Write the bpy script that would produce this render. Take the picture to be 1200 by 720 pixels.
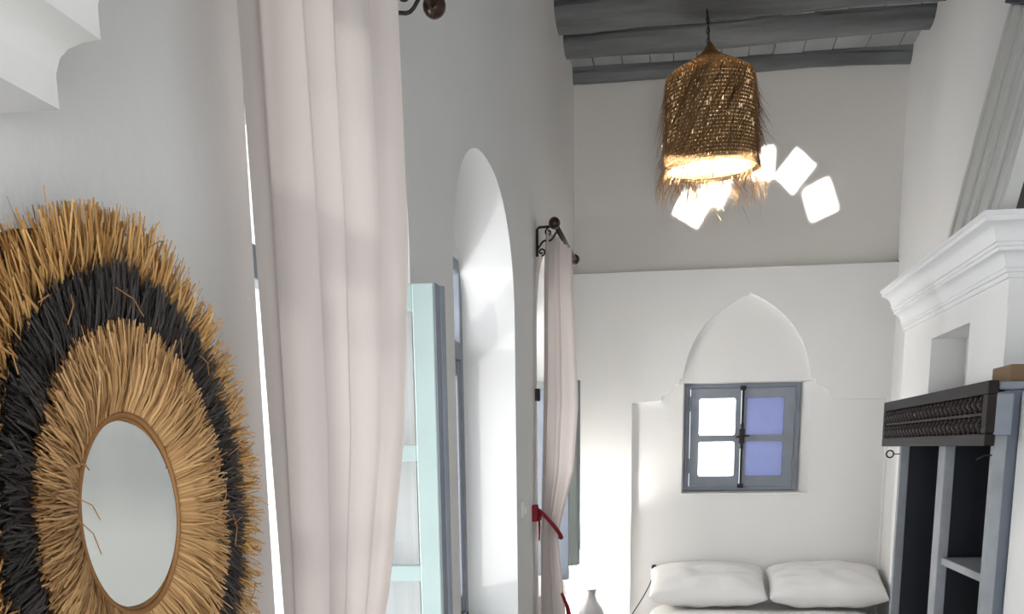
import bpy, bmesh, math, random
from mathutils import Vector, Matrix, noise
from mathutils.geometry import tessellate_polygon
for o in list(bpy.data.objects): bpy.data.objects.remove(o)
S = bpy.context.scene
C = S.collection
PI = math.pi
random.seed(7)
U = random.uniform

# ------------------------------------------------------------------ camera (upper crop of a portrait phone photo)
F, PX, PY = 1240.0, 600.0, 800.0
YAW, PITCH, ROLL = 0.15535, -0.21669, -0.01337
CZ = 1.6
f = Vector((-math.sin(YAW)*math.cos(PITCH), math.cos(YAW)*math.cos(PITCH), math.sin(PITCH)))
r0 = f.cross(Vector((0, 0, 1))).normalized(); u0 = r0.cross(f)
rr = math.cos(ROLL)*r0 + math.sin(ROLL)*u0
uu = -math.sin(ROLL)*r0 + math.cos(ROLL)*u0
cd = bpy.data.cameras.new('camera'); cam = bpy.data.objects.new('camera', cd); C.objects.link(cam)
m = Matrix((rr, uu, -f)).transposed().to_4x4(); m.translation = (0, 0, CZ)
cam.matrix_world = m
cd.sensor_fit = 'HORIZONTAL'; cd.sensor_width = 36.0; cd.lens = 36.0*F/1200.0
cd.shift_x = 0.0; cd.shift_y = (PY-360.0)/1200.0
cd.clip_start = 0.02
S.camera = cam

# ------------------------------------------------------------------ world and daylight
w = bpy.data.worlds.new('world'); S.world = w; w.use_nodes = True
bg = w.node_tree.nodes['Background']; bg.inputs[0].default_value = (0.86, 0.93, 1.0, 1); bg.inputs[1].default_value = 1.6
S.view_settings.view_transform = 'Standard'; S.view_settings.look = 'None'
S.view_settings.exposure = 0.70; S.view_settings.gamma = 1.0; S.view_settings.use_curve_mapping = False

def area(name, loc, to, sx, sy, power, col=(1, 1, 1), spread=PI, roll=0.0):
    l = bpy.data.lights.new(name, 'AREA'); l.shape = 'RECTANGLE'; l.size = sx; l.size_y = sy
    l.energy = power; l.color = col; l.spread = spread
    o = bpy.data.objects.new(name, l); C.objects.link(o); o.location = loc
    q = (Vector(to)-Vector(loc)).to_track_quat('-Z', 'Y')
    o.rotation_euler = (q.to_matrix() @ Matrix.Rotation(roll, 3, 'Z')).to_euler()
    return o
SKYC = (1.0, 0.985, 0.96)
# sky light standing in the three side windows and the doorway behind the camera
for nm, y, p in (('daylight_window_1', 2.0, 4), ('daylight_window_2', 3.5, 5), ('daylight_window_3', 5.2, 14)):
    area(nm, (-1.25, y, 1.6), (0, y, 1.6), 1.0, 1.3, p, SKYC)
area('daylight_back_door', (0.3, -2.1, 1.2), (0.3, 0, 1.3), 1.2, 2.2, 40, (0.93, 0.97, 1.0))
# lamps added outside the side windows; only the second shines up like paving glare
for nm, loc, to, p in (('added_glare_1', (-2.0, 3.6, 2.15), (-0.56, 1.45, 1.9), 24),  # high lamp added to backlight the curtain edge
                       ('added_glare_2', (-2.15, 2.0, 0.75), (-0.65, 4.0, 1.8), 13),
                       ('added_glare_3', (-1.85, 4.0, 2.2), (-0.4, 6.3, 1.2), 3)):  # high lamp added to brighten the end wall corner
    area(nm, loc, to, 0.12, 0.12, p, (1.0, 0.98, 0.95))
# narrow unseen lamps added behind the camera throw glint squares on the end wall
BEAM0 = Vector((0.3, -0.9, 0.75))
BEAMS = [((0.591, 3.050), 0.135, 0.172, -41), ((0.729, 2.899), 0.150, 0.168, 20.6),
         ((0.046, 2.890), 0.160, 0.148, -29), ((0.418, 3.097), 0.125, 0.155, 0), ((0.165, 2.985), 0.16, 0.15, -25)]
for i, ((bx_, bz_), sx_, sy_, ro) in enumerate(BEAMS):
    src = BEAM0 + Vector(((bx_-0.4)*0.5, 0, (bz_-3.0)*0.5))
    area('added_glint', src, (bx_, 6.34, bz_), sx_-0.012, sy_-0.012, 0.6, (1, 0.99, 0.97), math.radians(0.35), math.radians(ro))
area('added_glint', BEAM0, (0.103, 5.62, 2.955), 0.40, 0.10, 1.1, (1, 0.99, 0.97), math.radians(0.3))  # wider beam added to brighten the inside of the pendant shade

# ------------------------------------------------------------------ materials
def lin(c): return tuple(((v/255.0)/12.92 if v/255.0 <= 0.04045 else ((v/255.0+0.055)/1.055)**2.4) for v in c)
MATS = {}
def mat(name, rgb, rough=0.6, var=0.06, scale=8.0, bump=0.0, bscale=None, metal=0.0, stretch=None, spec=0.4):
    if name in MATS: return MATS[name]
    M = bpy.data.materials.new(name); M.use_nodes = True; MATS[name] = M
    nt = M.node_tree; N = nt.nodes; L = nt.links; b = N['Principled BSDF']
    b.inputs['Roughness'].default_value = rough; b.inputs['Metallic'].default_value = metal
    b.inputs['Specular IOR Level'].default_value = spec
    tc = N.new('ShaderNodeTexCoord'); mp = N.new('ShaderNodeMapping'); L.new(tc.outputs['Object'], mp.inputs[0])
    if stretch: mp.inputs['Scale'].default_value = stretch
    nz = N.new('ShaderNodeTexNoise'); nz.inputs['Scale'].default_value = scale; nz.inputs['Detail'].default_value = 4
    L.new(mp.outputs[0], nz.inputs['Vector'])
    cr = N.new('ShaderNodeValToRGB'); c = lin(rgb)
    cr.color_ramp.elements[0].position = 0.3; cr.color_ramp.elements[1].position = 0.7
    cr.color_ramp.elements[0].color = (*[max(0, v*(1-var)) for v in c], 1)
    cr.color_ramp.elements[1].color = (*[min(1, v*(1+var)) for v in c], 1)
    L.new(nz.outputs['Fac'], cr.inputs[0]); L.new(cr.outputs[0], b.inputs['Base Color'])
    if bump:
        n2 = N.new('ShaderNodeTexNoise'); n2.inputs['Scale'].default_value = bscale or scale*4; n2.inputs['Detail'].default_value = 5
        L.new(mp.outputs[0], n2.inputs['Vector'])
        bp = N.new('ShaderNodeBump'); bp.inputs['Strength'].default_value = bump; bp.inputs['Distance'].default_value = 0.01
        L.new(n2.outputs['Fac'], bp.inputs['Height']); L.new(bp.outputs[0], b.inputs['Normal'])
    return M
def fabric(name, rgb, trans=0.4, trgb=None, weave=600):
    M = bpy.data.materials.new(name); M.use_nodes = True; MATS[name] = M
    nt = M.node_tree; N = nt.nodes; L = nt.links; N.remove(N['Principled BSDF']); out = N['Material Output']
    d = N.new('ShaderNodeBsdfDiffuse'); t = N.new('ShaderNodeBsdfTranslucent'); mx = N.new('ShaderNodeMixShader')
    tc = N.new('ShaderNodeTexCoord'); nz = N.new('ShaderNodeTexNoise'); nz.inputs['Scale'].default_value = weave
    L.new(tc.outputs['Object'], nz.inputs['Vector'])
    cr = N.new('ShaderNodeValToRGB'); c = lin(rgb)
    cr.color_ramp.elements[0].color = (*[v*0.93 for v in c], 1); cr.color_ramp.elements[1].color = (*[min(1, v*1.05) for v in c], 1)
    L.new(nz.outputs['Fac'], cr.inputs[0]); L.new(cr.outputs[0], d.inputs[0])
    t.inputs[0].default_value = (*lin(trgb or rgb), 1)
    mx.inputs[0].default_value = trans
    L.new(d.outputs[0], mx.inputs[1]); L.new(t.outputs[0], mx.inputs[2]); L.new(mx.outputs[0], out.inputs['Surface'])
    return M
def glass(name, tint=(1, 1, 1), gloss=0.08, rough=0.02):
    M = bpy.data.materials.new(name); M.use_nodes = True; MATS[name] = M
    nt = M.node_tree; N = nt.nodes; L = nt.links; N.remove(N['Principled BSDF']); out = N['Material Output']
    t = N.new('ShaderNodeBsdfTransparent'); g = N.new('ShaderNodeBsdfGlossy'); mx = N.new('ShaderNodeMixShader')
    t.inputs[0].default_value = (*tint, 1); g.inputs['Roughness'].default_value = rough; mx.inputs[0].default_value = gloss
    L.new(t.outputs[0], mx.inputs[1]); L.new(g.outputs[0], mx.inputs[2]); L.new(mx.outputs[0], out.inputs['Surface'])
    return M
PLASTER2 = mat('grey_limewash', (222, 217, 211), 0.8, 0.02, 2.2, 0.22, 14)
PLASTER = mat('white_plaster', (232, 231, 229), 0.75, 0.015, 2.2, 0.22, 14)
CORN = mat('moulded_plaster', (236, 236, 236), 0.6, 0.01, 3.0, 0.06, 30)
FLOORM = mat('terracotta_floor', (160, 150, 138), 0.5, 0.12, 3.0, 0.1, 20)
BEAMM = mat('grey_painted_log', (96, 98, 98), 0.6, 0.45, 9.0, 1.0, 26, stretch=(0.16, 1, 1))
PLANKM = mat('grey_painted_plank', (146, 148, 148), 0.75, 0.12, 7.0, 0.2, 40, stretch=(1, 0.15, 1))
GREYW = mat('blue_grey_wood', (132, 138, 148), 0.5, 0.07, 12.0, 0.1, 60)
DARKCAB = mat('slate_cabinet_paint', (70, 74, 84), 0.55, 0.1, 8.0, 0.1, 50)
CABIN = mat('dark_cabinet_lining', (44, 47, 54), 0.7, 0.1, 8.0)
POSTM = mat('worn_pale_grey_edge', (152, 156, 160), 0.5, 0.1, 14.0, 0.1)
VALM = mat('dark_walnut', (36, 30, 28), 0.5, 0.2, 10.0, 0.1, 60, stretch=(1, 0.2, 1), spec=0.15)
SPIN = mat('turned_dark_wood', (40, 27, 26), 0.4, 0.15, 12.0, spec=0.2)
MINT = mat('pale_mint_paint', (180, 198, 195), 0.45, 0.03, 9.0)
SAGE = mat('sage_grey_paint', (160, 166, 156), 0.5, 0.04, 9.0)
IRON = mat('black_wrought_iron', (36, 32, 30), 0.55, 0.2, 30.0, 0.2, 80, metal=0.2)
BRONZE = mat('dark_bronze', (60, 44, 36), 0.3, 0.15, 20.0, metal=0.5)
RED = mat('crimson_braid', (140, 18, 38), 0.7, 0.2, 60.0, 0.3, 200)
WHITEC = mat('white_cotton', (236, 234, 232), 0.9, 0.015, 6.0, 0.25, 9)
CERAM = mat('grey_glazed_ceramic', (84, 84, 86), 0.3, 0.1, 8.0)
PLASTIC = mat('white_plastic', (228, 228, 226), 0.4, 0.01)
BLACKP = mat('black_plastic', (24, 24, 25), 0.5, 0.1)
BROWN = mat('raw_brown_wood', (116, 92, 62), 0.6, 0.15, 8.0, 0.1, stretch=(0.2, 1, 1))
CURT = fabric('cream_linen', (198, 188, 183), 0.30, (210, 200, 194))
SHADEF = fabric('white_shade_cloth', (244, 243, 240), 0.6)
GLASS = glass('clear_window_glass')
def raffia(name, ca, cb, rough=0.6, trans=0.0):
    M = bpy.data.materials.new(name); M.use_nodes = True; nt = M.node_tree; N = nt.nodes; L = nt.links; b = N['Principled BSDF']
    at = N.new('ShaderNodeAttribute'); at.attribute_name = 'tone'; cr = N.new('ShaderNodeValToRGB')
    cr.color_ramp.elements[0].color = (*lin(ca), 1); cr.color_ramp.elements[1].color = (*lin(cb), 1)
    L.new(at.outputs['Fac'], cr.inputs[0]); L.new(cr.outputs[0], b.inputs['Base Color']); b.inputs['Roughness'].default_value = rough
    b.inputs['Specular IOR Level'].default_value = 0.25
    if trans:
        t = N.new('ShaderNodeBsdfTranslucent'); mx = N.new('ShaderNodeMixShader'); mx.inputs[0].default_value = trans
        L.new(cr.outputs[0], t.inputs[0]); L.new(b.outputs[0], mx.inputs[1]); L.new(t.outputs[0], mx.inputs[2])
        L.new(mx.outputs[0], N['Material Output'].inputs['Surface'])
    return M
RAF = raffia('honey_raffia', (150, 108, 66), (214, 172, 120))
RAFO = raffia('golden_raffia', (150, 104, 54), (216, 170, 108))
RAFD = raffia('black_dyed_raffia', (28, 25, 25), (74, 68, 66), 0.5)
RAFL = raffia('dry_palm_leaf', (84, 58, 36), (176, 136, 90), 0.5, 0.12)

# ------------------------------------------------------------------ mesh helpers
def link(name, me, parent=None, m=None, smooth=False):
    o = bpy.data.objects.new(name, me); C.objects.link(o)
    if m: me.materials.append(m)
    if smooth:
        for p in me.polygons: p.use_smooth = True
    if parent: o.parent = parent; o.matrix_parent_inverse = Matrix.Translation(-Vector(parent.location)) if parent.type == 'EMPTY' else Matrix()
    return o
def mk(name, V, Fc, m=None, parent=None, smooth=False, fix=True):
    me = bpy.data.meshes.new(name); me.from_pydata([tuple(v) for v in V], [], Fc)
    if fix:
        b = bmesh.new(); b.from_mesh(me); bmesh.ops.recalc_face_normals(b, faces=b.faces); b.to_mesh(me); b.free()
    me.update()
    return link(name, me, parent, m, smooth)
class MB:
    def __init__(s): s.V = []; s.F = []
    def add(s, V, Fc):
        k = len(s.V); s.V += [Vector(v) for v in V]; s.F += [[i+k for i in fc] for fc in Fc]; return s
    def box(s, a, b, c=0.0):
        x0, y0, z0 = [min(p, q) for p, q in zip(a, b)]; x1, y1, z1 = [max(p, q) for p, q in zip(a, b)]
        if c <= 0:
            V = [(x, y, z) for x in (x0, x1) for y in (y0, y1) for z in (z0, z1)]
            return s.add(V, [(0, 1, 3, 2), (4, 6, 7, 5), (0, 4, 5, 1), (2, 3, 7, 6), (0, 2, 6, 4), (1, 5, 7, 3)])
        bm = bmesh.new(); bmesh.ops.create_cube(bm, size=1)
        for v in bm.verts: v.co = Vector(((x0+x1)/2+v.co.x*(x1-x0), (y0+y1)/2+v.co.y*(y1-y0), (z0+z1)/2+v.co.z*(z1-z0)))
        bmesh.ops.bevel(bm, geom=bm.edges[:], offset=c, segments=2, affect='EDGES', profile=0.5)
        bm.verts.index_update(); V = [v.co.copy() for v in bm.verts]; Fc = [[v.index for v in fc.verts] for fc in bm.faces]; bm.free()
        return s.add(V, Fc)
    def tube(s, pts, rad, n=8, cap=True):
        pts = [Vector(p) for p in pts]; R = rad if isinstance(rad, (list, tuple)) else [rad]*len(pts)
        t = (pts[1]-pts[0]).normalized(); ref = Vector((0, 0, 1)) if abs(t.z) < 0.9 else Vector((1, 0, 0))
        nrm = t.cross(ref).normalized(); V = []; Fc = []
        for i, p in enumerate(pts):
            t = (pts[min(i+1, len(pts)-1)]-pts[max(i-1, 0)]).normalized()
            nrm = (nrm - t*nrm.dot(t)).normalized(); bi = t.cross(nrm)
            for k in range(n):
                a = 2*PI*k/n; V.append(p+(nrm*math.cos(a)+bi*math.sin(a))*R[i])
        for i in range(len(pts)-1):
            for k in range(n):
                Fc.append((i*n+k, i*n+(k+1) % n, (i+1)*n+(k+1) % n, (i+1)*n+k))
        if cap: Fc += [tuple(range(n)), tuple(range((len(pts)-1)*n, len(pts)*n))]
        return s.add(V, Fc)
    def lathe(s, prof, c=(0, 0, 0), n=24, cap=False, axis='Z'):
        V = []; Fc = []; c = Vector(c)
        for (r, z) in prof:
            for k in range(n):
                a = 2*PI*k/n; ca, sa = r*math.cos(a), r*math.sin(a)
                V.append(c+(Vector((ca, sa, z)) if axis == 'Z' else Vector((ca, z, sa)) if axis == 'Y' else Vector((z, ca, sa))))
        for i in range(len(prof)-1):
            for k in range(n): Fc.append((i*n+k, i*n+(k+1) % n, (i+1)*n+(k+1) % n, (i+1)*n+k))
        if cap: Fc += [tuple(range(n)), tuple(range((len(prof)-1)*n, len(prof)*n))]
        return s.add(V, Fc)
    def sphere(s, c, r, n=16, sc=(1, 1, 1)):
        V = []; Fc = []; c = Vector(c); h = n//2
        for i in range(h+1):
            th = PI*i/h
            for k in range(n):
                a = 2*PI*k/n; V.append(c+Vector((r*sc[0]*math.sin(th)*math.cos(a), r*sc[1]*math.sin(th)*math.sin(a), r*sc[2]*math.cos(th))))
        for i in range(h):
            for k in range(n): Fc.append((i*n+k, i*n+(k+1) % n, (i+1)*n+(k+1) % n, (i+1)*n+k))
        return s.add(V, Fc)
    def plate(s, loops, axis, a, b):
        """slab between a and b along an axis; loops[0] is the outline, the others are holes"""
        pts = [p for l in loops for p in l]; n = len(pts)
        def P(p, d): return (d, p[0], p[1]) if axis == 'X' else (p[0], d, p[1]) if axis == 'Y' else (p[0], p[1], d)
        tri = tessellate_polygon([[Vector((p[0], p[1], 0)) for p in l] for l in loops])
        V = [P(p, a) for p in pts]+[P(p, b) for p in pts]
        Fc = [tuple(t) for t in tri]+[tuple(i+n for i in reversed(t)) for t in tri]; k = 0
        for l in loops:
            for i in range(len(l)):
                j = (i+1) % len(l); Fc.append((k+i, k+j, k+j+n, k+i+n))
            k += len(l)
        return s.add(V, Fc)
    def build(s, name, m=None, parent=None, smooth=False, fix=True): return mk(name, s.V, s.F, m, parent, smooth, fix)
def tag(o, label, cat, group=None, kind=None):
    o['label'] = label; o['category'] = cat
    if group: o['group'] = group
    if kind: o['kind'] = kind
    return o
def empty(name, loc, label, cat, group=None, kind=None):
    o = bpy.data.objects.new(name, None); C.objects.link(o); o.location = loc; o.empty_display_size = 0.1
    return tag(o, label, cat, group, kind)
def autosmooth(o, ang=40):
    me = o.data
    for p in me.polygons: p.use_smooth = True
    b = bmesh.new(); b.from_mesh(me)
    for e in b.edges:
        if len(e.link_faces) == 2 and e.calc_face_angle(0) > math.radians(ang): e.smooth = False
    b.to_mesh(me); b.free()
    return o
def rect(x0, x1, z0, z1): return [(x0, z0), (x1, z0), (x1, z1), (x0, z1)]
def arch(y0, y1, zb, zs, za, n=28, e=2.25):
    c = (y0+y1)/2; h = (y1-y0)/2; L = [(y0, zb), (y1, zb)]
    for i in range(n+1):
        t = PI*i/n; ca, sa = math.cos(t), math.sin(t)
        L.append((c+h*math.copysign(abs(ca)**(2/e), ca), zs+(za-zs)*abs(sa)**(2/e)))
    return L

# ------------------------------------------------------------------ room shell
XL, XR, YE, YB, ZC = -0.605, 1.15, 6.30, -1.6, 3.605
XW = -0.80                                  # plane of the side windows
W1 = (1.53, 2.46); W2 = (2.94, 4.04); W3 = (4.67, 5.75)
SILL = 0.95
fl = MB().box((-2.0, YB-0.3, -0.1), (1.6, YE+0.4, 0.0)).build('floor', FLOORM); tag(fl, 'worn stone floor below the bed', 'floor', kind='structure')
wl = MB()
outer = [(YB, 0), (YE+0.05, 0), (YE+0.05, ZC+0.1), (YB, ZC+0.1)]
wl.plate([outer]+[arch(a, b, SILL, 2.05, 2.48) for a, b in (W1, W2, W3)], 'X', XL, XW)
wl.plate([outer]+[rect(a+0.02, b-0.005, SILL, 2.27) for a, b in (W1, W2, W3)], 'X', XW, XW-0.22)
wl = autosmooth(wl.build('wall_left', PLASTER), 30); tag(wl, 'white plaster side wall with three arched window recesses', 'wall', kind='structure')
we = MB()
YF, YN = 6.28, 6.335                        # face of the lower wall, back of the arched panel
niche = [(-0.267, 0), (-0.267, 1.849), (-0.102, 1.857), (-0.098, 1.885), (-0.07, 1.895), (-0.045, 1.915), (-0.033, 1.945), (-0.002, 1.95), (0.0, 1.975), (0.016, 1.98)]
a0 = (0.020, 2.005); ap = (0.375, 2.425); a1 = (0.716, 1.985)
def bez(p, q, r, n):
    return [((1-t)**2*p[0]+2*t*(1-t)*q[0]+t*t*r[0], (1-t)**2*p[1]+2*t*(1-t)*q[1]+t*t*r[1]) for t in [i/n for i in range(n+1)]]
niche += bez(a0, (0.06, 2.30), ap, 14)+bez(ap, (0.68, 2.29), a1, 14)[1:]
niche += [(0.722, 1.965), (0.745, 1.96), (0.748, 1.935), (0.79, 1.925), (0.818, 1.905), (0.832, 1.875), (0.843, 1.872), (0.845, 1.85), (1.14, 1.849), (1.14, 0)]
front = [(XL, 0)]+niche+[(XR, 0), (XR, 2.557), (XL, 2.557)]
we.plate([front], 'Y', YF, YN)
hole = rect(0.020, 0.735, 1.335, 1.957)
we.plate([[(XL, 0), (XR+0.4, 0), (XR+0.4, 2.557), (XL, 2.557)], hole], 'Y', YN, YN+0.01)
# splayed reveal of the small window
h2 = rect(0.036, 0.676, 1.350, 1.951)
we.add([(x, YN, z) for x, z in hole]+[(x, YN+0.10, z) for x, z in h2], [(i, (i+1) % 4, 4+(i+1) % 4, 4+i) for i in range(4)])
we.plate([[(XL-0.1, 0), (XR+0.4, 0), (XR+0.4, 2.557), (XL-0.1, 2.557)], h2], 'Y', YN+0.10, YN+0.30)
we = autosmooth(we.build('wall_end', PLASTER, fix=False), 30); tag(we, 'white end wall with a pointed Moorish arch panel behind the bed', 'wall', kind='structure')
wu = MB().plate([[(XL-0.1, 2.557), (XR+0.4, 2.557), (XR+0.4, ZC+0.1), (XL-0.1, ZC+0.1)]], 'Y', YN, YN+0.30).build('wall_end_upper', PLASTER2); tag(wu, 'greyish limewashed upper end wall below the ceiling logs', 'wall', kind='structure')
wr = MB().plate([[(YB, 0), (YE+0.4, 0), (YE+0.4, ZC+0.1), (YB, ZC+0.1)]], 'X', XR, XR+0.3).build('wall_right', PLASTER); tag(wr, 'plain white plaster wall behind the chimney breast', 'wall', kind='structure')
wb = MB().plate([rect(-1.1, 1.5, 0, ZC+0.1), rect(-0.35, 0.95, 0.02, 2.4)], 'Y', YB, YB-0.25).build('wall_back', PLASTER); tag(wb, 'white rear wall with an open doorway', 'wall', kind='structure')

# ceiling: boards over irregular logs
ce = MB().box((XL-0.15, YB-0.2, ZC+0.03), (XR+0.3, YE+0.35, ZC+0.12)).build('ceiling', PLANKM); tag(ce, 'grey painted timber ceiling of logs and boards', 'ceiling', kind='structure')
x = XL-0.02; pm = []
while x < XR:
    wd = U(0.12, 0.17); b = MB().box((x+0.002, 2.6, ZC-U(0, 0.006)), (min(x+wd-0.002, XR+0.03), YN+0.02, ZC+0.028), 0.002)
    b.build('plank', PLANKM, ce); x += wd
x = XL-0.02
while x < XR:
    MB().box((x+0.002, YB, ZC-U(0, 0.006)), (min(x+0.146, XR+0.03), 2.596, ZC+0.028), 0.002).build('plank', PLANKM, ce); x += 0.15
def log(y, rad, rz, sk=0.0, seed=0, zc=ZC, x0=XL-0.03, x1=XR+0.03):
    """irregular split log half sunk into the boards: rad along the room, rz below the boards"""
    n, k = 70, 44; V = []; Fc = []
    for i in range(n+1):
        t = i/n; px = x0+(x1-x0)*t
        cy = y+sk*(t-0.5)+0.030*noise.noise((t*2.2+seed, 1.3, seed)); cz = zc+0.008*noise.noise((t*3.2, seed*2.1, 5))
        g = 1+0.16*noise.noise((t*1.8, seed*3.7, 2.2))
        for j in range(k):
            a = 2*PI*j/k; w_ = 0.5*noise.noise((t*2.0, seed*1.9, 8))
            crack = -0.16*max(0, 1-abs(math.sin((a+w_)*2.5+seed))*5)*max(0, 0.35+noise.noise((t*2.4, seed*5.3, round(a*1.6))))
            rj = g*(1+0.10*noise.noise((t*2.5, math.cos(a)*1.5+seed, math.sin(a)*1.5))+0.07*noise.noise((t*4+seed, math.cos(a)*5, math.sin(a)*5))+0.03*noise.noise((t*30+seed, math.cos(a)*9, math.sin(a)*9))+crack)
            V.append((px, cy+rad*rj*math.cos(a), cz+rz*rj*math.sin(a)))
    for i in range(n):
        for j in range(k): Fc.append((i*k+j, i*k+(j+1) % k, (i+1)*k+(j+1) % k, (i+1)*k+j))
    Fc += [tuple(range(k)), tuple(range(n*k, (n+1)*k))]
    return autosmooth(mk('beam', V, Fc, BEAMM, ce), 32)
log(6.288, 0.05, 0.072, 0.01, 1)
log(5.865, 0.115, 0.07, -0.05, 2)
log(5.49, 0.135, 0.075, -0.06, 3)
log(5.12, 0.125, 0.07, -0.03, 4)
for i in range(11): log(4.72-0.4*i, U(0.10, 0.13), U(0.065, 0.08), U(-0.05, 0.05), 5+i)

# stepped plaster corbel high on the near wall
pr = [(XL-0.01, 1.894), (-0.538, 1.894), (-0.538, 1.922), (-0.533, 1.934), (-0.524, 1.941), (-0.510, 1.945), (-0.494, 1.946), (-0.494, 1.972), (-0.489, 1.982), (-0.478, 1.987), (-0.450, 1.990), (-0.450, 2.03), (-0.44, 2.045), (-0.405, 2.05), (-0.405, 2.12), (XL-0.01, 2.12)]
tr = autosmooth(MB().plate([pr], 'Y', YB, 0.935).build('trim_1', PLASTER), 35); tag(tr, 'stepped white plaster corbel above the raffia mirror', 'trim', kind='structure')

# chimney breast, cornice and boarded hood on the right
BX, BY, BF = 1.015, 3.71, 5.30
cb = MB()
cb.box((BX, BY, 2.02), (XR+0.02, BF, 2.262))                      # frieze
cb.box((BX, 3.70, 1.79), (XR+0.02, 4.15, 2.02))                   # near pier
cb.box((BX, 4.74, 0.95), (XR+0.02, BF, 2.02))                      # far pier
cb.box((0.938, 2.25, 0.0), (XR+0.02, 3.215, 1.74))                # low wall beside the cabinet
cb = cb.build('chimney_breast', PLASTER); tag(cb, 'white plaster chimney breast with a dark recess under its cornice', 'chimney', kind='structure')
prof = [(0.0, 2.285), (0.118, 2.285), (0.118, 2.272), (0.112, 2.270), (0.112, 2.256), (0.104, 2.254)]
prof += [(0.104-0.038*math.sin(t*PI/2), 2.254-0.05*(1-math.cos(t*PI/2))) for t in (0.25, 0.5, 0.75, 1.0)]
prof += [(0.060, 2.202), (0.060, 2.192), (0.054, 2.190), (0.054, 2.180)]
prof += [(0.054-0.034*math.sin(t*PI/2), 2.180-0.045*(1-math.cos(t*PI/2))) for t in (0.25, 0.5, 0.75, 1.0)]
prof += [(0.016, 2.133), (0.016, 2.122), (0.008, 2.120), (0.008, 2.106), (0.0, 2.104)]
V = []; n = len(prof)
for o_, z in prof: V += [(XR+0.02, BY-o_, z), (BX-o_, BY-o_, z), (BX-o_, BF, z)]
Fc = []
for i in range(n-1):
    for k in (0, 1): Fc.append((i*3+k, i*3+k+1, i*3+k+4, i*3+k+3))
Fc += [tuple(i*3+2 for i in range(n))]
Fc += [(0, 1, 2, 2)] if False else []
co = autosmooth(mk('trim_2', V, Fc, CORN), 28); tag(co, 'white moulded cornice crowning the chimney breast', 'trim', kind='structure')
hood = empty('chimney_hood', (1.06, 4.1, 2.28), 'grey-white sloping boarded chimney hood standing on the cornice', 'chimney hood', kind='structure')
def hp(t, y): return Vector((0.985+(1.155-0.985)*t, y, 2.285+(3.135-2.285)*t))
y = 4.46
nrm_ = Vector((-(3.135-2.285), 0, (1.155-0.985))).normalized()
def slab(name, y0, y1, t0a, t1a, t0b, t1b, out, m, parent):
    q = [hp(t0a, y0), hp(t0b, y1), hp(t1b, y1), hp(t1a, y0)]
    V = [p+nrm_*out for p in q]+[p-nrm_*0.03 for p in q]
    return mk(name, V, [(0, 1, 2, 3), (7, 6, 5, 4), (0, 4, 5, 1), (1, 5, 6, 2), (2, 6, 7, 3), (3, 7, 4, 0)], m, parent)
HOODM = mat('chalky_grey_boards', (214, 213, 208), 0.7, 0.02, 5.0, 0.05, 30)
def ttop(y): return 1.0-(4.46-y)*0.42
edges = [4.46, 4.425, 4.30, 4.275, 4.255, 4.13, 4.105, 4.085, 3.96, 3.935, 3.915, 3.79, 3.765, 3.72]
for i in range(len(edges)-1):
    a, b = edges[i+1], edges[i]
    wide = (b-a) > 0.06
    slab('plank' if wide else 'bead', a+0.002, b-0.002, 0.0, ttop(a), 0.0, ttop(b), 0.004 if wide else (0.012 if i % 2 == 0 else 0.016), HOODM, hood)
slab('cap_board', 3.72, 4.462, ttop(3.72)+0.004, ttop(3.72)+0.16, ttop(4.462)+0.004, ttop(4.462)+0.02, 0.03, DARKCAB, hood)

# ------------------------------------------------------------------ side windows
def leaf_frame(mb, w, z0, z1, rails, st=0.045, th=0.042):
    """glazed casement in its own X (0..w) Z plane, thickness along Y"""
    mb.box((0, 0, z0), (st, th, z1), 0.003); mb.box((w-st, 0, z0), (w, th, z1), 0.003)
    for z in rails: mb.box((st, 0.004, z-0.018), (w-st, th-0.004, z+0.018), 0.003)
    mb.box((st, 0.004, z0), (w-st, th-0.004, z0+0.06), 0.003); mb.box((st, 0.004, z1-0.055), (w-st, th-0.004, z1), 0.003)
    return mb
def side_window(name, span, label, open_far, rails):
    a, b = span[0]+0.02, span[1]-0.005
    w_ = empty(name, (XW-0.03, (a+b)/2, SILL), label, 'window', kind='structure')
    fr = MB(); x0, x1 = XW-0.05, XW+0.0
    fr.box((x0, a, SILL), (x1, a+0.04, 2.27), 0.004); fr.box((x0, b-0.04, SILL), (x1, b, 2.27), 0.004)
    fr.box((x0, a, 2.225), (x1, b, 2.27), 0.004); fr.box((x0, a, SILL), (x1, b, SILL+0.04), 0.004)
    fr.build('frame', GREYW, w_)
    MB().box((x0, a+0.04, 1.922), (x1+0.004, b-0.04, 1.985), 0.004).build('transom', GREYW, w_)
    MB().box((x0+0.02, a+0.04, 1.985), (x0+0.024, b-0.04, 2.225)).build('pane', GLASS, w_)
    mid = (a+b)/2
    for k, (y0, y1) in enumerate(((a+0.042, mid-0.002), (mid+0.002, b-0.042))):
        if open_far and k == 1: continue
        lf = MB(); leaf_frame(lf, y1-y0, SILL+0.045, 1.92, rails)
        V = [(XW-0.046+v.y, y0+v.x, v.z) for v in lf.V]
        l = mk('casement', V, lf.F, GREYW, w_)
        MB().box((XW-0.027, y0+0.04, SILL+0.1), (XW-0.023, y1-0.04, 1.87)).build('pane', GLASS, l)
    return w_
win1 = side_window('window_1', W1, 'grey window behind the long curtain beside the raffia mirror', True, (1.595, 1.32))
win2 = side_window('window_2', W2, 'blue-grey casement window deep in the uncurtained arched recess', False, ())
win3 = side_window('window_3', W3, 'grey window behind the tied curtain near the bed', True, ())
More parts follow.
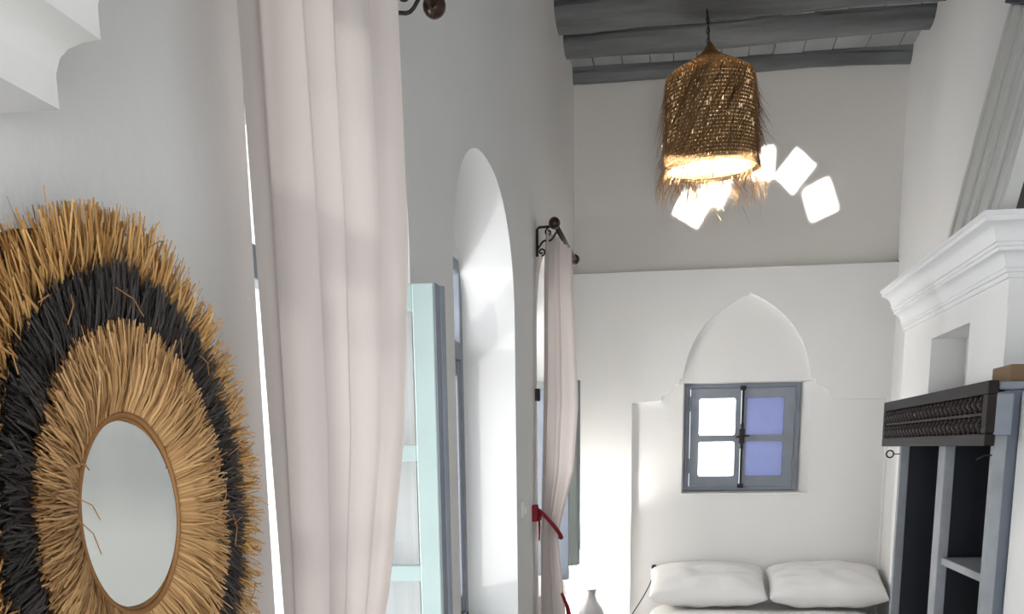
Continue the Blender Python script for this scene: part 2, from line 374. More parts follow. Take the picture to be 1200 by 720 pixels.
def open_leaf(win, y, x0, x1, z0, z1, m_, rails, edge=GREYW):
    lf = MB(); leaf_frame(lf, x1-x0, z0, z1, rails, 0.048, 0.05)
    V = [(x0+v.x, y+v.y, v.z) for v in lf.V]
    l = mk('casement', V, lf.F, m_, win)
    zz = [z0+0.06]+sorted(rails)+[z1-0.055]
    for i in range(len(zz)-1):
        MB().box((x0+0.046, y+0.022, zz[i]+(0.017 if i else 0)), (x1-0.046, y+0.026, zz[i+1]-(0.017 if i < len(zz)-2 else 0))).build('pane', GLASS, l)
    e = MB().box((x1-0.001, y+0.002, z0), (x1+0.004, y+0.05, z1), 0.001)
    e.tube([(x1-0.002, y+0.06, z0), (x1-0.002, y+0.06, z1)], 0.014, 10)
    e.build('edge_strip', edge, l)
    return l
l1 = open_leaf(win1, 2.345, -0.795, -0.527, 0.99, 1.952, MINT, [1.595, 1.325]); l1['label'] = 'pale mint glazed casement swung open'
l3 = open_leaf(win3, 5.62, -0.795, -0.522, 0.99, 1.945, SAGE, []); l3['label'] = 'sage grey glazed casement swung open'
sh = MB(); sh.box((-0.795, 5.50, 0.93), (-0.553, 5.53, 1.90), 0.004); sh.build('shutter', GREYW, win3)

# small window in the end wall
sw = empty('window_4', (0.355, YN+0.09, 1.35), 'small blue-grey two-leaf window above the pillows with two blue panes', 'window', kind='structure')
wx0, wx1, wz0, wz1 = 0.034, 0.678, 1.350, 1.952
yw = YN+0.065
fr = MB()
for (a, b) in (((wx0, wz0), (wx0+0.028, wz1)), ((wx1-0.028, wz0), (wx1, wz1)), ((wx0+0.028, wz1-0.026), (wx1-0.028, wz1)), ((wx0+0.028, wz0), (wx1-0.028, wz0+0.026))):
    fr.box((a[0], yw, a[1]), (b[0], yw+0.05, b[1]), 0.003)
fr.build('frame', GREYW, sw)
BLUE = bpy.data.materials.new('frosted_blue_glass'); BLUE.use_nodes = True
nt = BLUE.node_tree; nt.nodes.remove(nt.nodes['Principled BSDF'])
tb = nt.nodes.new('ShaderNodeBsdfTranslucent'); tt = nt.nodes.new('ShaderNodeBsdfTransparent'); mb_ = nt.nodes.new('ShaderNodeMixShader')
nz = nt.nodes.new('ShaderNodeTexNoise'); nz.inputs['Scale'].default_value = 14; nz.inputs['Detail'].default_value = 6
tcn = nt.nodes.new('ShaderNodeTexCoord'); nt.links.new(tcn.outputs['Object'], nz.inputs['Vector'])
crn = nt.nodes.new('ShaderNodeValToRGB'); crn.color_ramp.elements[0].color = (*lin((94, 98, 128)), 1); crn.color_ramp.elements[1].color = (*lin((114, 116, 144)), 1)
nt.links.new(nz.outputs['Fac'], crn.inputs[0]); nt.links.new(crn.outputs[0], tb.inputs[0])
tt.inputs[0].default_value = (*lin((106, 109, 140)), 1); mb_.inputs[0].default_value = 0.35
nt.links.new(tb.outputs[0], mb_.inputs[1]); nt.links.new(tt.outputs[0], mb_.inputs[2]); nt.links.new(mb_.outputs[0], nt.nodes['Material Output'].inputs['Surface'])
def rrect(x0, x1, z0, z1, r=0.012, n=4):
    L = []
    for cx, cz, a in ((x1-r, z1-r, 0), (x0+r, z1-r, 1), (x0+r, z0+r, 2), (x1-r, z0+r, 3)):
        for i in range(n+1):
            t = (a+i/n)*PI/2; L.append((cx+r*math.cos(t), cz+r*math.sin(t)))
    return L
xm = 0.352
for k, (a, b) in enumerate(((wx0+0.030, xm-0.002), (xm+0.002, wx1-0.030))):
    z0, z1 = wz0+0.028, wz1-0.028
    ax, bx_ = (a+0.050, b-0.030) if k == 0 else (a+0.028, b-0.056)
    lf = MB().plate([rect(a, b, z0, z1), rrect(ax, bx_, 1.432, 1.628), rrect(ax, bx_, 1.664, 1.872)], 'Y', yw-0.012, yw+0.028)
    l = lf.build('casement', GREYW, sw)
    for (p, q) in ((1.432, 1.628), (1.664, 1.872)):
        g = MB().box((ax-0.004, yw+0.006, p-0.004), (bx_+0.004, yw+0.010, q+0.004)).build('pane', GLASS, l) if k == 0 else mk('pane', [(ax-0.004, yw+0.008, p-0.004), (bx_+0.004, yw+0.008, p-0.004), (bx_+0.004, yw+0.008, q+0.004), (ax-0.004, yw+0.008, q+0.004)], [(0, 1, 2, 3)], BLUE, l)
        if k: g['label'] = 'frosted blue pane'
    xh = a-0.002 if k == 0 else b+0.002
    for zh in (1.45, 1.80):
        MB().tube([(xh, yw-0.014, zh), (xh, yw-0.014, zh+0.085)], 0.006, 8).build('hinge', GREYW, l)
bar = MB().tube([(xm+0.006, yw-0.026, 1.372), (xm+0.008, yw-0.026, 1.935)], 0.0065, 8)
for z, s in ((1.376, 0.013), (1.925, 0.012)): bar.box((xm-0.004-s/2, yw-0.034, z-0.012), (xm+0.016+s/2, yw-0.012, z+0.012), 0.003)
bar.box((xm-0.008, yw-0.040, 1.615), (xm+0.022, yw-0.012, 1.70), 0.005)
bar.box((xm-0.002, yw-0.036, 1.585), (xm+0.016, yw-0.012, 1.73), 0.004)
bo = bar.build('bolt_bar', IRON, sw)
MB().tube([(xm-0.03, yw-0.046, 1.652), (xm+0.007, yw-0.05, 1.655), (xm+0.05, yw-0.046, 1.66)], [0.004, 0.007, 0.004], 8).build('handle', IRON, bo)
si = MB().box((0.015, YN-0.012, 1.325), (0.74, YN+0.10, 1.338), 0.004).build('sill', PLASTER, sw)

# ------------------------------------------------------------------ curtains, rods and ties
ZR, XROD = 2.485, -0.51
def curtain_rod(y0, y1, label, brk):
    t = empty('curtain_rod', (XROD, (y0+y1)/2, ZR), label, 'curtain rod', 'curtain rods over the side windows')
    MB().tube([(XROD, y0, ZR), (XROD, y1, ZR)], 0.011, 12).build('rod', BRONZE, t, True)
    for s, y in ((-1, y0), (1, y1)):
        b = MB().sphere((XROD, y+s*0.012, ZR), 0.024, 16); b.lathe([(0.018, 0), (0.018, 0.012)], (XROD, y-0.006, ZR), 14, True, 'Y')
        b.build('finial', BRONZE, t, True)
    for y in brk:
        b = MB(); wx = XL+0.006
        b.tube([(wx, y, ZR-0.10), (wx, y, ZR+0.005), (wx+0.008, y, ZR+0.014), (XROD-0.015, y, ZR+0.016), (XROD, y, ZR+0.012)], 0.0055, 8)
        b.tube([(wx, y, ZR-0.072)]+[(wx+0.005+0.075*s_, y, ZR-0.07+0.062*(s_**1.0)+0.012*math.sin(s_*PI*2)) for s_ in [i/10 for i in range(1, 11)]], 0.0042, 8)
        br = b.build('bracket', IRON, t, True)
        for (cx, cz, d, r_) in ((wx+0.018, ZR-0.082, 1, 0.016), (wx+0.048, ZR-0.006, -1, 0.015)):
            pts = []
            for i in range(26):
                u = i/25; a = (-PI/2 if d > 0 else PI/2)+d*u*PI*2.3*1; ra = r_*(1-0.72*u)
                pts.append((cx+ra*math.cos(a)*(1 if d > 0 else -1), y, cz+ra*math.sin(a)))
            MB().tube(pts, 0.0036, 7).build('scroll', IRON, br, True)
    return t
curtain_rod(1.05, 2.34, 'bronze curtain rod with ball finials over the curtain by the mirror', (1.12, 2.27))
curtain_rod(4.53, 5.36, 'bronze curtain rod on scrolled iron bracket over the tied curtain', (4.66, 5.29))
def keyed(keys, z):
    if z >= keys[0][0]: return keys[0][1:]
    for a, b in zip(keys, keys[1:]):
        if z >= b[0]:
            t = (a[0]-z)/(a[0]-b[0]); t = t*t*(3-2*t) if len(a) < 1 else t
            return tuple(p+(q-p)*t for p, q in zip(a[1:], b[1:]))
    return keys[-1][1:]
def curtain(label, keys, folds, seed, nu=150, nv=70, amp0=0.02):
    V = []; Fc = []; z1, z0 = keys[0][0], keys[-1][0]
    for j in range(nv+1):
        z = z1+(z0-z1)*j/nv; xl, yl, xr_, yr, amp = keyed(keys, z)
        d = Vector((xr_-xl, yr-yl, 0)); nn = Vector((d.y, -d.x, 0)).normalized()
        for i in range(nu+1):
            u = i/nu
            uw = u+0.035*noise.noise((u*4, seed, z*0.35))
            ph = 2*PI*folds*uw+0.9*noise.noise((u*3.1, z*0.5, seed+4))
            h = math.sin(ph)*(0.75+0.6*noise.noise((u*5, seed+9, z*0.3)))+0.16*math.sin(2.3*ph+seed+z*0.6)+0.22*noise.noise((u*9, z*1.3, seed+2))
            ed = min(1.0, u/0.16); ed = 0.15+0.85*ed*ed
            p = Vector((xl, yl, 0))+d*(u+0.012*math.sin(2*ph)*(0 < i < nu)*ed)+nn*h*amp*ed
            V.append((p.x, p.y, z))
    for j in range(nv):
        for i in range(nu):
            k = j*(nu+1)+i; Fc.append((k, k+1, k+nu+2, k+nu+1))
    o = mk('curtain', V, Fc, CURT, None, True)
    return tag(o, label, 'curtain', 'cream curtains at the side windows')
c1 = curtain('long cream curtain falling beside the raffia mirror', [
    (2.47, -0.535, 1.335, -0.505, 2.06, 0.022), (1.96, -0.535, 1.355, -0.505, 2.07, 0.026), (1.62, -0.533, 1.365, -0.503, 1.98, 0.026),
    (1.36, -0.532, 1.375, -0.503, 1.82, 0.024), (1.12, -0.53, 1.37, -0.51, 1.62, 0.022), (0.9, -0.53, 1.36, -0.51, 1.66, 0.022), (0.03, -0.53, 1.34, -0.51, 1.72, 0.024)], 5.0, 1.0)
c2 = curtain('cream curtain gathered by a crimson tie near the bed', [
    (2.475, -0.553, 4.60, -0.500, 5.02, 0.016), (2.3, -0.560, 4.60, -0.492, 4.98, 0.020), (1.8, -0.565, 4.56, -0.474, 5.06, 0.024), (1.5, -0.568, 4.54, -0.482, 4.93, 0.022),
    (1.30, -0.572, 4.52, -0.505, 4.66, 0.014), (1.22, -0.574, 4.51, -0.512, 4.60, 0.012), (1.0, -0.572, 4.49, -0.502, 4.68, 0.016), (0.8, -0.572, 4.48, -0.495, 4.76, 0.018), (0.03, -0.575, 4.47, -0.49, 4.8, 0.020)], 5.5, 5.0, 110)
# crimson tie around the gathered curtain
tie = empty('curtain_tie', (XL+0.01, 4.5, 1.32), 'crimson braided tie holding back the curtain near the bed', 'curtain tie')
tb_ = MB(); pts = []
for i in range(25):
    a = 2*PI*i/24
    pts.append((-0.543+0.052*math.cos(a), 4.560+0.078*math.sin(a), 1.285-0.055*math.cos(a)-0.03*math.sin(a)))
tb_.tube(pts, 0.0085, 8)
tb_.build('band', RED, tie, True)
MB().box((XL-0.002, 4.47, 1.30), (XL+0.022, 4.52, 1.37), 0.004).build('knot', RED, tie)
MB().tube([(-0.580, 4.50, 1.33), (-0.576, 4.49, 1.28), (-0.578, 4.492, 1.22)], [0.006, 0.005, 0.004], 7).build('tail', RED, tie, True)
MB().tube([(-0.500, 4.66, 0.97), (-0.482, 4.73, 0.90), (-0.470, 4.78, 0.80), (-0.468, 4.80, 0.58)], [0.006, 0.010, 0.015, 0.013], 8).build('tassel', RED, tie, True)

# ------------------------------------------------------------------ raffia mirror
GT = -4.5
MC = Vector((XL+0.06, 1.012, 1.54))
mir = empty('raffia_mirror', (XL, MC.y, MC.z-0.30), 'round wall mirror with honey and black raffia fringe', 'mirror')
MB().lathe([(0.0, -0.008), (0.27, -0.006), (0.27, 0.0), (0.10, 0.004)], (XL+0.012, MC.y, MC.z), 48, False, 'X').lathe([(0.16, 0.0), (0.16, 0.02), (0.098, 0.03), (0.098, 0.0)], (XL+0.012, MC.y, MC.z), 48, False, 'X').build('backing', RAFD, mir)
MIRG = mat('mirror_silver', (225, 228, 224), 0.02, 0.0, metal=1.0)
gv = MB().lathe([(0.0, 0), (0.0935, 0), (0.0945, -0.003)], (0, 0, 0), 64, False, 'X'); Rg = Matrix.Rotation(math.radians(GT), 3, 'Z')
mk('glass', [Rg @ v+Vector((XL+0.054, MC.y, MC.z)) for v in gv.V], gv.F, MIRG, mir)
rim = MB(); 
for rr_, xx, th in ((0.0955, XL+0.056, 0.0026), (0.0990, XL+0.060, 0.0030)):
    pts = [(xx, MC.y+rr_*math.cos(2*PI*i/72), MC.z+rr_*math.sin(2*PI*i/72)) for i in range(73)]; rim.tube(pts, th, 8, False)
ro = rim.build('rim', RAF, mir, True)
def ribbons(name, specs, m_, parent, taper=0.75):
    """specs: (points, half width, tone, side vector) thin folded strips joined into one piece"""
    V = []; Fc = []; T = []
    for pts, hw, tone, side in specs:
        k = len(V); n = len(pts)
        for i, p in enumerate(pts):
            wv = hw*(1-taper*max(0, (i/(n-1)-0.55)/0.45)) if n > 2 else hw
            V += [p-side*wv, p+side*wv]; T += [tone, tone]
        for i in range(n-1): Fc.append((k+2*i, k+2*i+1, k+2*i+3, k+2*i+2))
    me = bpy.data.meshes.new(name); me.from_pydata([tuple(v) for v in V], [], Fc)
    at = me.attributes.new('tone', 'FLOAT', 'POINT'); at.data.foreach_set('value', T)
    o = link(name, me, parent, m_); o['kind'] = 'stuff'
    return o
def tuft_ring(name, n, r0_, r1_, x0_, x1_, m_, w0, jag, seed, lift=0.012):
    rng = random.Random(seed); G = rng.gauss; sp = []
    for i in range(n):
        a = 2*PI*(i+rng.random())/n; lay = rng.random()
        a2 = a+G(0, 0.055)
        clump = 0.5+0.5*noise.noise((math.cos(a)*14, math.sin(a)*14, seed))
        r1 = r1_*(1-jag*rng.random()**2.0)*(0.955+0.075*clump)+(rng.random() < 0.02)*rng.uniform(0, 0.025)
        xo = x1_+(lay-0.5)*2*lift
        pts = []
        for t in (0.0, 0.3, 0.65, 1.0):
            aa = a+(a2-a)*t**1.5; rr1 = r0_+(r1-r0_)*t
            px = x0_+(xo-x0_)*math.sin(t*PI*0.5)**0.8+G(0, 0.0012)*t
            pts.append(Vector((px, MC.y+rr1*math.cos(aa), MC.z+rr1*math.sin(aa)-0.006*t*t)))
        tw = rng.uniform(-0.9, 0.9)
        side = (Vector((0, -math.sin(a), math.cos(a)))*math.cos(tw)+Vector((1, 0, 0))*math.sin(tw))
        sp.append((pts, w0*rng.uniform(0.6, 1.4), min(1, max(0, 0.15+0.5*lay+0.35*(clump-0.5)+G(0, 0.17))), side))
    return ribbons(name, sp, m_, mir, 0.35)
o_ = tuft_ring('outer_fringe', 5200, 0.19, 0.300, XL+0.030, XL+0.064, RAFO, 0.0011, 0.14, 3, 0.018); o_['label'] = 'golden raffia fringe'
o_ = tuft_ring('black_fringe', 5200, 0.14, 0.246, XL+0.046, XL+0.072, RAFD, 0.0011, 0.11, 5, 0.010); o_['label'] = 'black dyed raffia fringe'
o_ = tuft_ring('inner_fringe', 4600, 0.0995, 0.194, XL+0.060, XL+0.074, RAF, 0.0010, 0.15, 8, 0.007); o_['label'] = 'honey raffia fringe'
st = MB(); rng = random.Random(4)
for i in range(26):
    a = rng.uniform(0, 2*PI); q = rng.uniform(0.13, 0.28); p = Vector((XL+0.085, MC.y+q*math.cos(a), MC.z+q*math.sin(a)))
    d = Vector((rng.uniform(-0.1, 0.5), rng.gauss(0, 1), rng.gauss(0, 1))).normalized()*rng.uniform(0.02, 0.05)
    st.tube([p, p+d*0.5+Vector((0.004, 0, 0.003)), p+d], 0.0006, 5)
so = st.build('stray_straw', RAF, mir); so['kind'] = 'stuff'

# ------------------------------------------------------------------ pendant lamp of palm leaf
LX, LY = 0.103, 5.42
pen = empty('pendant_lamp', (LX, LY, 3.40), 'shaggy woven palm-leaf pendant lamp hanging from the ceiling logs', 'pendant lamp')
MB().tube([(LX-0.01, LY, 3.545), (LX-0.004, LY, 3.46), (LX, LY, 3.36)], 0.0035, 7).build('cord', IRON, pen, True)
ch = MB()
for i in range(7):
    z = 3.385+0.022*i
    pts = [(LX-0.006+(0.007*math.cos(2*PI*k/12) if i % 2 else 0), LY+(0 if i % 2 else 0.007*math.cos(2*PI*k/12)), z+0.014*math.sin(2*PI*k/12)) for k in range(13)]
    ch.tube(pts, 0.0022, 5, False)
ch.build('chain', IRON, pen, True)
def sr(z):      # radius of the woven body at height z
    K = [(3.400, 0.008), (3.385, 0.015), (3.365, 0.030), (3.348, 0.050), (3.325, 0.090), (3.300, 0.140), (3.272, 0.188), (3.258, 0.198), (3.235, 0.202), (3.10, 0.207), (2.90, 0.214), (2.865, 0.216)]
    for a, b in zip(K, K[1:]):
        if z >= b[0]: t = (a[0]-z)/(a[0]-b[0]); return a[1]+(b[1]-a[1])*max(0, min(1, t))
    return K[-1][1]
sp = []; rng = random.Random(11)
V = []; Fc = []; T = []
z = 3.400; row = 0
while z > 2.868:                                 # woven rows with slits between them
    steep = z < 3.262
    h = 0.0125 if steep else 0.0075; n = 120
    for half in (0,):
        k0 = len(V)
        for i in range(n):
            a = 2*PI*i/n; off = 0.0028*(1 if (i+row) % 2 else -1)
            zt, zb = z, z-h
            V.append((LX+(sr(zt)+off)*math.cos(a), LY+(sr(zt)+off)*math.sin(a), zt)); V.append((LX+(sr(zb)+off)*math.cos(a), LY+(sr(zb)+off)*math.sin(a), zb))
            tn = 0.35+0.35*rng.random(); T += [tn, tn]
        for i in range(n):
            j = (i+1) % n
            if rng.random() < 0.03: continue
            Fc.append((k0+2*i, k0+2*j, k0+2*j+1, k0+2*i+1))
    z -= h+(0.0030 if steep else 0.0010); row += 1
for i in range(96):                              # stakes
    a = 2*PI*i/96; zs = [3.39, 3.365, 3.348, 3.325, 3.300, 3.272, 3.258, 3.235, 3.1, 2.865]; k0 = len(V)
    for z_ in zs:
        for s in (-1, 1):
            aa = a+s*0.0022/max(0.05, sr(z_)); V.append((LX+(sr(z_)-0.001)*math.cos(aa), LY+(sr(z_)-0.001)*math.sin(aa), z_)); T.append(0.4)
    for q in range(len(zs)-1): Fc.append((k0+2*q, k0+2*q+1, k0+2*q+3, k0+2*q+2))
me = bpy.data.meshes.new('woven_shade'); me.from_pydata(V, [], Fc); at = me.attributes.new('tone', 'FLOAT', 'POINT'); at.data.foreach_set('value', T)
link('woven_shade', me, pen, RAFL)
MB().lathe([(0.214, 2.858), (0.222, 2.862), (0.222, 2.872), (0.214, 2.876), (0.209, 2.866), (0.214, 2.858)], (LX, LY, 0), 60).build('hoop', BROWN, pen, True)
LINW = fabric('added_shade_lining', (238, 224, 196), 0.25)  # cloth inside the shade, added to whiten it and give gold glints
MB().lathe([(0.207, 2.872), (0.203, 2.95), (0.199, 3.06), (0.194, 3.235)], (LX, LY, 0), 60).build('added_lining', LINW, pen, True)
def strand(a, z0_, ln, swirl, out, droop, rng, nseg=6):
    pts = []
    for i in range(nseg+1):
        t = i/nseg; z_ = z0_-ln*t; aa = a+swirl*t
        base = sr(max(z_, 2.865))+0.006
        r_ = base+out*t**1.6
        pts.append(Vector((LX+r_*math.cos(aa), LY+r_*math.sin(aa), z_-droop*t*t)))
    return pts
sp = []
for i in range(1350):                            # loose leaf ends swirling over the weave
    a = rng.uniform(0, 2*PI); z0_ = rng.choice([3.255, 3.24, 3.20, 3.14, 3.08, 3.02, 2.97, 2.93])+rng.uniform(-0.015, 0.015)
    ln = rng.uniform(0.10, 0.26); ln = min(ln, max(0.05, z0_-2.86+(0.12 if rng.random() < 0.12 else -0.005))); sw_ = -rng.uniform(0.25, 0.75)*ln/0.2
    sp.append((strand(a, z0_, ln, sw_, abs(rng.gauss(0.02, 0.022)), 0.0, rng), rng.uniform(0.0009, 0.0022), min(1, max(0, rng.gauss(0.4, 0.22))), Vector((-math.sin(a), math.cos(a), rng.uniform(-0.3, 0.3))).normalized()))
ribbons('loose_leaf', sp, RAFL, pen)
sp = []
for i in range(340):                             # fringe below the hoop
    a = rng.uniform(0, 2*PI); ln = rng.uniform(0.05, 0.17)
    if rng.random() < 0.16: ln += rng.uniform(0.03, 0.09)
    sw_ = rng.gauss(-0.15, 0.25)
    pts = []
    for q in range(6):
        t = q/5; aa = a+sw_*t; r_ = 0.218+rng.uniform(0.02, 0.05)*0.3*t+0.045*abs(math.sin(i*1.7))*math.sin(t*PI*0.8)
        pts.append(Vector((LX+r_*math.cos(aa), LY+r_*math.sin(aa), 2.885-ln*t-0.01)))
    sp.append((pts, rng.uniform(0.0009, 0.0020), min(1, max(0, rng.gauss(0.7, 0.2))), Vector((-math.sin(a), math.cos(a), 0))))
ribbons('fringe', sp, RAFL, pen)
MB().lathe([(0.0, 3.365), (0.012, 3.36), (0.02, 3.25), (0.016, 3.245)], (LX, LY, 0), 18).build('socket', BLACKP, pen, True)
BULB = bpy.data.materials.new('lit_bulb'); BULB.use_nodes = True
bn = BULB.node_tree.nodes['Principled BSDF']; bn.inputs['Emission Color'].default_value = (1, 0.9, 0.75, 1); bn.inputs['Emission Strength'].default_value = 4
MB().lathe([(0.012, 3.245), (0.02, 3.225), (0.032, 3.195), (0.034, 3.175), (0.026, 3.15), (0.0, 3.14)], (LX, LY, 0), 20).build('bulb', BULB, pen, True)
pl = bpy.data.lights.new('bulb_light', 'POINT'); pl.energy = 3.0; pl.color = (1, 0.93, 0.82); pl.shadow_soft_size = 0.03
plo = bpy.data.objects.new('bulb_light', pl); C.objects.link(plo); plo.location = (LX, LY, 3.10)

pen.rotation_euler = (0, math.radians(-2.5), 0)
# ------------------------------------------------------------------ slatted cabinet on the right
SLATE = mat('slate_blue_paint', (106, 113, 124), 0.5, 0.06, 12.0, 0.1, 60)
CX = 0.885; CY0, CY1, CT = 3.235, 4.56, 1.745
cab = empty('open_cabinet', (1.0, 3.8, 0), 'slate grey open cabinet with a spindled walnut valance under the chimney breast', 'cabinet')
XB = 1.148
MB().box((CX+0.012, CY0, 0.0), (XB, CY0+0.03, CT), 0.003).build('side_panel', SLATE, cab)
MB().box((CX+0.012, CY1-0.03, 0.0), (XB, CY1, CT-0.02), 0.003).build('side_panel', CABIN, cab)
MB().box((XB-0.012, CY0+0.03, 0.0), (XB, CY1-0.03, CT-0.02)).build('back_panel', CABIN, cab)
MB().box((CX-0.005, CY0-0.012, CT), (XB, CY1, CT+0.022), 0.004).build('top', GREYW, cab)
for y0_, y1_, mm in ((CY0-0.002, CY0+0.035, POSTM), (3.80, 3.89, POSTM), (CY1-0.035, CY1, POSTM)):
    MB().box((CX-0.004, y0_, 0.0), (CX+0.03, y1_, CT-0.005), 0.003).build('post', mm, cab)
MB().box((CX+0.03, 3.83, 0.0), (XB-0.012, 3.86, CT-0.02)).build('divider', CABIN, cab)
for z in (0.10, 0.62, 1.195):
    MB().box((CX+0.01, CY0+0.03, z), (XB-0.012, 3.83, z+0.025), 0.003).build('shelf', POSTM if z > 1 else DARKCAB, cab)
for z in (0.10, 0.62):
    MB().box((CX+0.01, 3.86, z), (XB-0.012, CY1-0.03, z+0.025), 0.003).build('shelf', DARKCAB, cab)
MB().box((CX-0.02, CY0-0.035, 1.62), (CX+0.03, CY0-0.002, CT-0.01), 0.004).build('block', GREYW, cab)
VX0, VX1 = 0.845, 0.872; VY0, VY1 = 3.20, 4.75; VZ0, VZ1 = 1.592, 1.770
vf = MB()
vf.box((VX0, VY0, VZ1-0.036), (VX1, VY1, VZ1), 0.003); vf.box((VX0, VY0, VZ0), (VX1, VY1, VZ0+0.034), 0.003)
vf.box((VX0, VY0, VZ0+0.034), (VX1, VY0+0.05, VZ1-0.036), 0.003); vf.box((VX0, VY1-0.04, VZ0+0.034), (VX1, VY1, VZ1-0.036), 0.003)
va = vf.build('valance', VALM, cab); va['label'] = 'dark walnut spindled valance'
zm = (VZ0+VZ1)/2
MB().box((VX0+0.006, VY0+0.05, zm-0.005), (VX1-0.004, VY1-0.04, zm+0.003)).build('rail', VALM, va)
MB().box((VX1-0.003, VY0+0.02, VZ0+0.02), (VX1+0.004, VY1-0.02, VZ1-0.02)).build('backing_board', SPIN, va)
hz = (VZ1-0.036-zm-0.003)
def spin_mesh(h):
    P = [(0.006, 0), (0.006, 0.08), (0.012, 0.14), (0.008, 0.2), (0.0155, 0.38), (0.0165, 0.5), (0.0155, 0.62), (0.008, 0.8), (0.012, 0.86), (0.006, 0.92), (0.006, 1)]
    b = MB().lathe([(r, t*h) for r, t in P], (0, 0, 0), 10); me = bpy.data.meshes.new('spindle'); me.from_pydata([tuple(v) for v in b.V], [], b.F); me.materials.append(SPIN)
    for p in me.polygons: p.use_smooth = True
    return me
m_up = spin_mesh(VZ1-0.036-zm-0.003); m_lo = spin_mesh(zm-0.005-VZ0-0.034)
for i in range(26):
    y = VY0+0.05+(VY1-VY0-0.09)*(i+0.5)/26
    for me, z in ((m_up, zm+0.003), (m_lo, VZ0+0.034)):
        o = bpy.data.objects.new('spindle', me); C.objects.link(o); o.parent = va; o.location = (VX0+0.008, y, z)
def ring_hook(loc, r_, d):
    b = MB(); c = Vector(loc)
    b.tube([c+Vector((d*(0.03+r_), 0, 0)), c+Vector((d*r_, 0, 0))], 0.0022, 6)
    b.tube([c+Vector((r_*math.cos(2*PI*k/24), 0, r_*math.sin(2*PI*k/24))) for k in range(25)], 0.0032, 6, False)
    return b.build('ring_hook', IRON, cab, True)
ring_hook((0.842, 4.54, 1.562), 0.014, 1)
MB().tube([(CX-0.004, CY0+0.014, 1.566), (CX-0.02, CY0+0.02, 1.566), (CX-0.03, CY0+0.03, 1.560), (CX-0.038, CY0+0.04, 1.553)], 0.0028, 6).build('hook', IRON, cab, True)
bx = MB().box((0.915, 3.26, CT+0.022), (1.06, 3.44, CT+0.070), 0.003).build('wooden_box', BROWN); tag(bx, 'small raw brown wooden box on top of the cabinet', 'box')

# ------------------------------------------------------------------ bed and pillows
bed = empty('bed', (0.47, 5.2, 0), 'low double bed with white cotton bedding in the alcove', 'bed')
MB().box((-0.16, 4.80, 0.10), (1.09, 6.32, 0.34), 0.01).build('bed_base', DARKCAB, bed)
for sx_ in (-0.12, 1.05):
    for sy_ in (4.84, 6.26): MB().lathe([(0.03, 0), (0.035, 0.10)], (sx_, sy_, 0), 14, True).build('leg', DARKCAB, bed, True)
def cushion(w_, d_, h_, n=34, seed=0, pinch=0.0, e=3.2, wr=0.006):
    """soft slab: superellipse outline, pinched seam, creases"""
    V = []; Fc = []; N = n+1
    for s in (1, -1):
        for j in range(N):
            for i in range(N):
                u, v = 2*i/n-1, 2*j/n-1
                k = 1-pinch*(1-abs(u)**1.3)*(abs(v)**6) ; k2 = 1-pinch*(1-abs(v)**1.3)*(abs(u)**6)
                th = max(0, (1-abs(u)**e))**0.45*max(0, (1-abs(v)**e))**0.45
                cr_ = wr*noise.noise((u*3+seed, v*3, s*2))*th*2
                V.append((u*w_/2*k2, v*d_/2*k, s*(h_/2*th+cr_)))
        b0 = (0 if s > 0 else N*N)
        for j in range(n):
            for i in range(n):
                q = b0+j*N+i; fc = (q, q+1, q+N+1, q+N); Fc.append(fc if s > 0 else fc[::-1])
    return V, Fc
V, Fc = cushion(1.29, 1.54, 0.38, 60, 3, 0.0, 14, 0.004)
md = mk('mattress', [(0.470+x_, 5.56+y_, 0.525+z_) for x_, y_, z_ in V], Fc, WHITEC, bed, True)
def pillow(cx, cy, cz, w_, d_, h_, seed, tilt, label):
    V, Fc = cushion(w_, d_, h_, 36, seed, 0.03, 2.8, 0.010)
    R_ = Matrix.Rotation(tilt, 3, 'X'); V = [R_ @ Vector(v) for v in V]
    me = bpy.data.meshes.new('pillow'); me.from_pydata([tuple(v) for v in V], [], Fc)
    b = bmesh.new(); b.from_mesh(me); bmesh.ops.remove_doubles(b, verts=b.verts, dist=0.0004); bmesh.ops.recalc_face_normals(b, faces=b.faces); b.to_mesh(me); b.free()
    o = link('pillow', me, None, WHITEC, True); o.location = (cx, cy, cz)
    return tag(o, label, 'pillow', 'white pillows on the bed')
pillow(0.175, 6.07, 0.842, 0.645, 0.42, 0.19, 1, 0.28, 'plump white pillow on the bed on the lamp side')
pillow(0.822, 6.07, 0.844, 0.63, 0.42, 0.19, 6, 0.28, 'plump white pillow on the bed on the cabinet side')
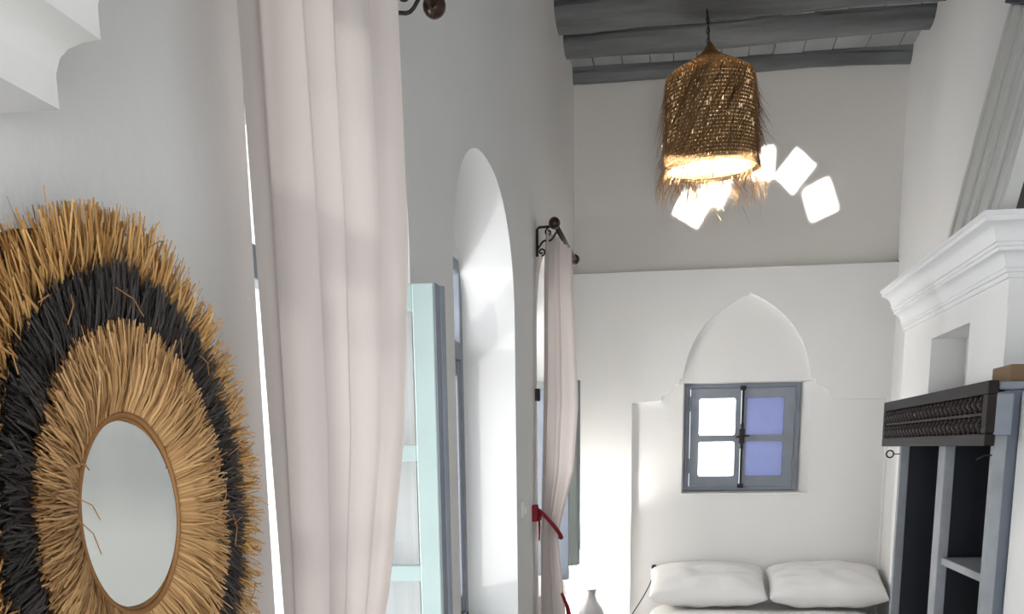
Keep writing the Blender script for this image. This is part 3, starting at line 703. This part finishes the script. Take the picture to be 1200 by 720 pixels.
# bedside lamp on its stand
stand = empty('bedside_stand', (-0.42, 6.05, 0), 'small white bedside stand between the bed and the tied curtain', 'table')
MB().box((-0.60, 5.86, 0.52), (-0.25, 6.25, 0.55), 0.006).build('table_top', CORN, stand)
for a in (-0.58, -0.27):
    for b_ in (5.88, 6.23): MB().box((a-0.012, b_-0.012, 0), (a+0.012, b_+0.012, 0.52), 0.002).build('leg', CORN, stand)
LMX, LMY = -0.476, 6.0
tl = empty('table_lamp', (LMX, LMY, 0.55), 'bedside lamp with bulbous grey ceramic base and white shade', 'lamp')
MB().lathe([(0.0, 0.55), (0.06, 0.552), (0.085, 0.59), (0.088, 0.64), (0.065, 0.705), (0.034, 0.75), (0.024, 0.78), (0.026, 0.80), (0.033, 0.818), (0.033, 0.826), (0.0, 0.828)], (LMX, LMY, 0), 32).build('lamp_base', CERAM, tl, True)
MB().lathe([(0.122, 0.832), (0.092, 1.03)], (LMX, LMY, 0), 36).build('lamp_shade', SHADEF, tl, True)
MB().tube([(LMX, LMY, 0.825), (LMX, LMY, 0.91)], 0.008, 8).build('stem', IRON, tl, True)
ll = bpy.data.lights.new('lamp_light', 'POINT'); ll.energy = 16; ll.color = (1, 0.97, 0.93); ll.shadow_soft_size = 0.03
llo = bpy.data.objects.new('lamp_light', ll); C.objects.link(llo); llo.location = (LMX, LMY, 0.95)
cordp = []
P0, P1, P2, P3 = Vector((-0.128, 6.30, 0.905)), Vector((-0.14, 6.26, 0.80)), Vector((-0.19, 6.2, 0.74)), Vector((-0.30, 6.10, 0.575))
for i in range(17):
    t = i/16; cordp.append(P0*(1-t)**3+P1*3*t*(1-t)**2+P2*3*t*t*(1-t)+P3*t**3)
co_ = empty('lamp_cord', (-0.128, 6.32, 0.905), 'thin black lamp cord with a round switch beside the pillow', 'cord')
MB().tube(cordp, 0.0032, 7).build('wire', BLACKP, co_, True)
MB().sphere((-0.128, 6.305, 0.908), 0.017, 14, (1, 1.6, 1)).build('switch_knob', BLACKP, co_, True)
# wall fittings
sk = MB().sphere((1.085, 6.315, 0.895), 0.018, 12, (1, 1.2, 1)).build('cord_knob', BLACKP, None, True); tag(sk, 'small black knob on the wall behind the cabinet-side pillow', 'knob')
s_ = empty('light_switch', (XL, 4.19, 1.36), 'round white light switch on the wall beside the tied curtain', 'switch')
MB().lathe([(0.0, 0.012), (0.032, 0.011), (0.038, 0.004), (0.038, -0.002)], (XL, 4.19, 1.365), 28, False, 'X').build('plate', PLASTIC, s_, True)
MB().box((XL+0.008, 4.178, 1.35), (XL+0.017, 4.202, 1.38), 0.002).build('rocker', PLASTIC, s_)
hk = MB().box((XL-0.004, 4.60, 1.80), (XL+0.018, 4.64, 1.85), 0.003).build('shutter_catch', IRON); tag(hk, 'small dark iron shutter catch on the wall behind the tied curtain', 'catch')
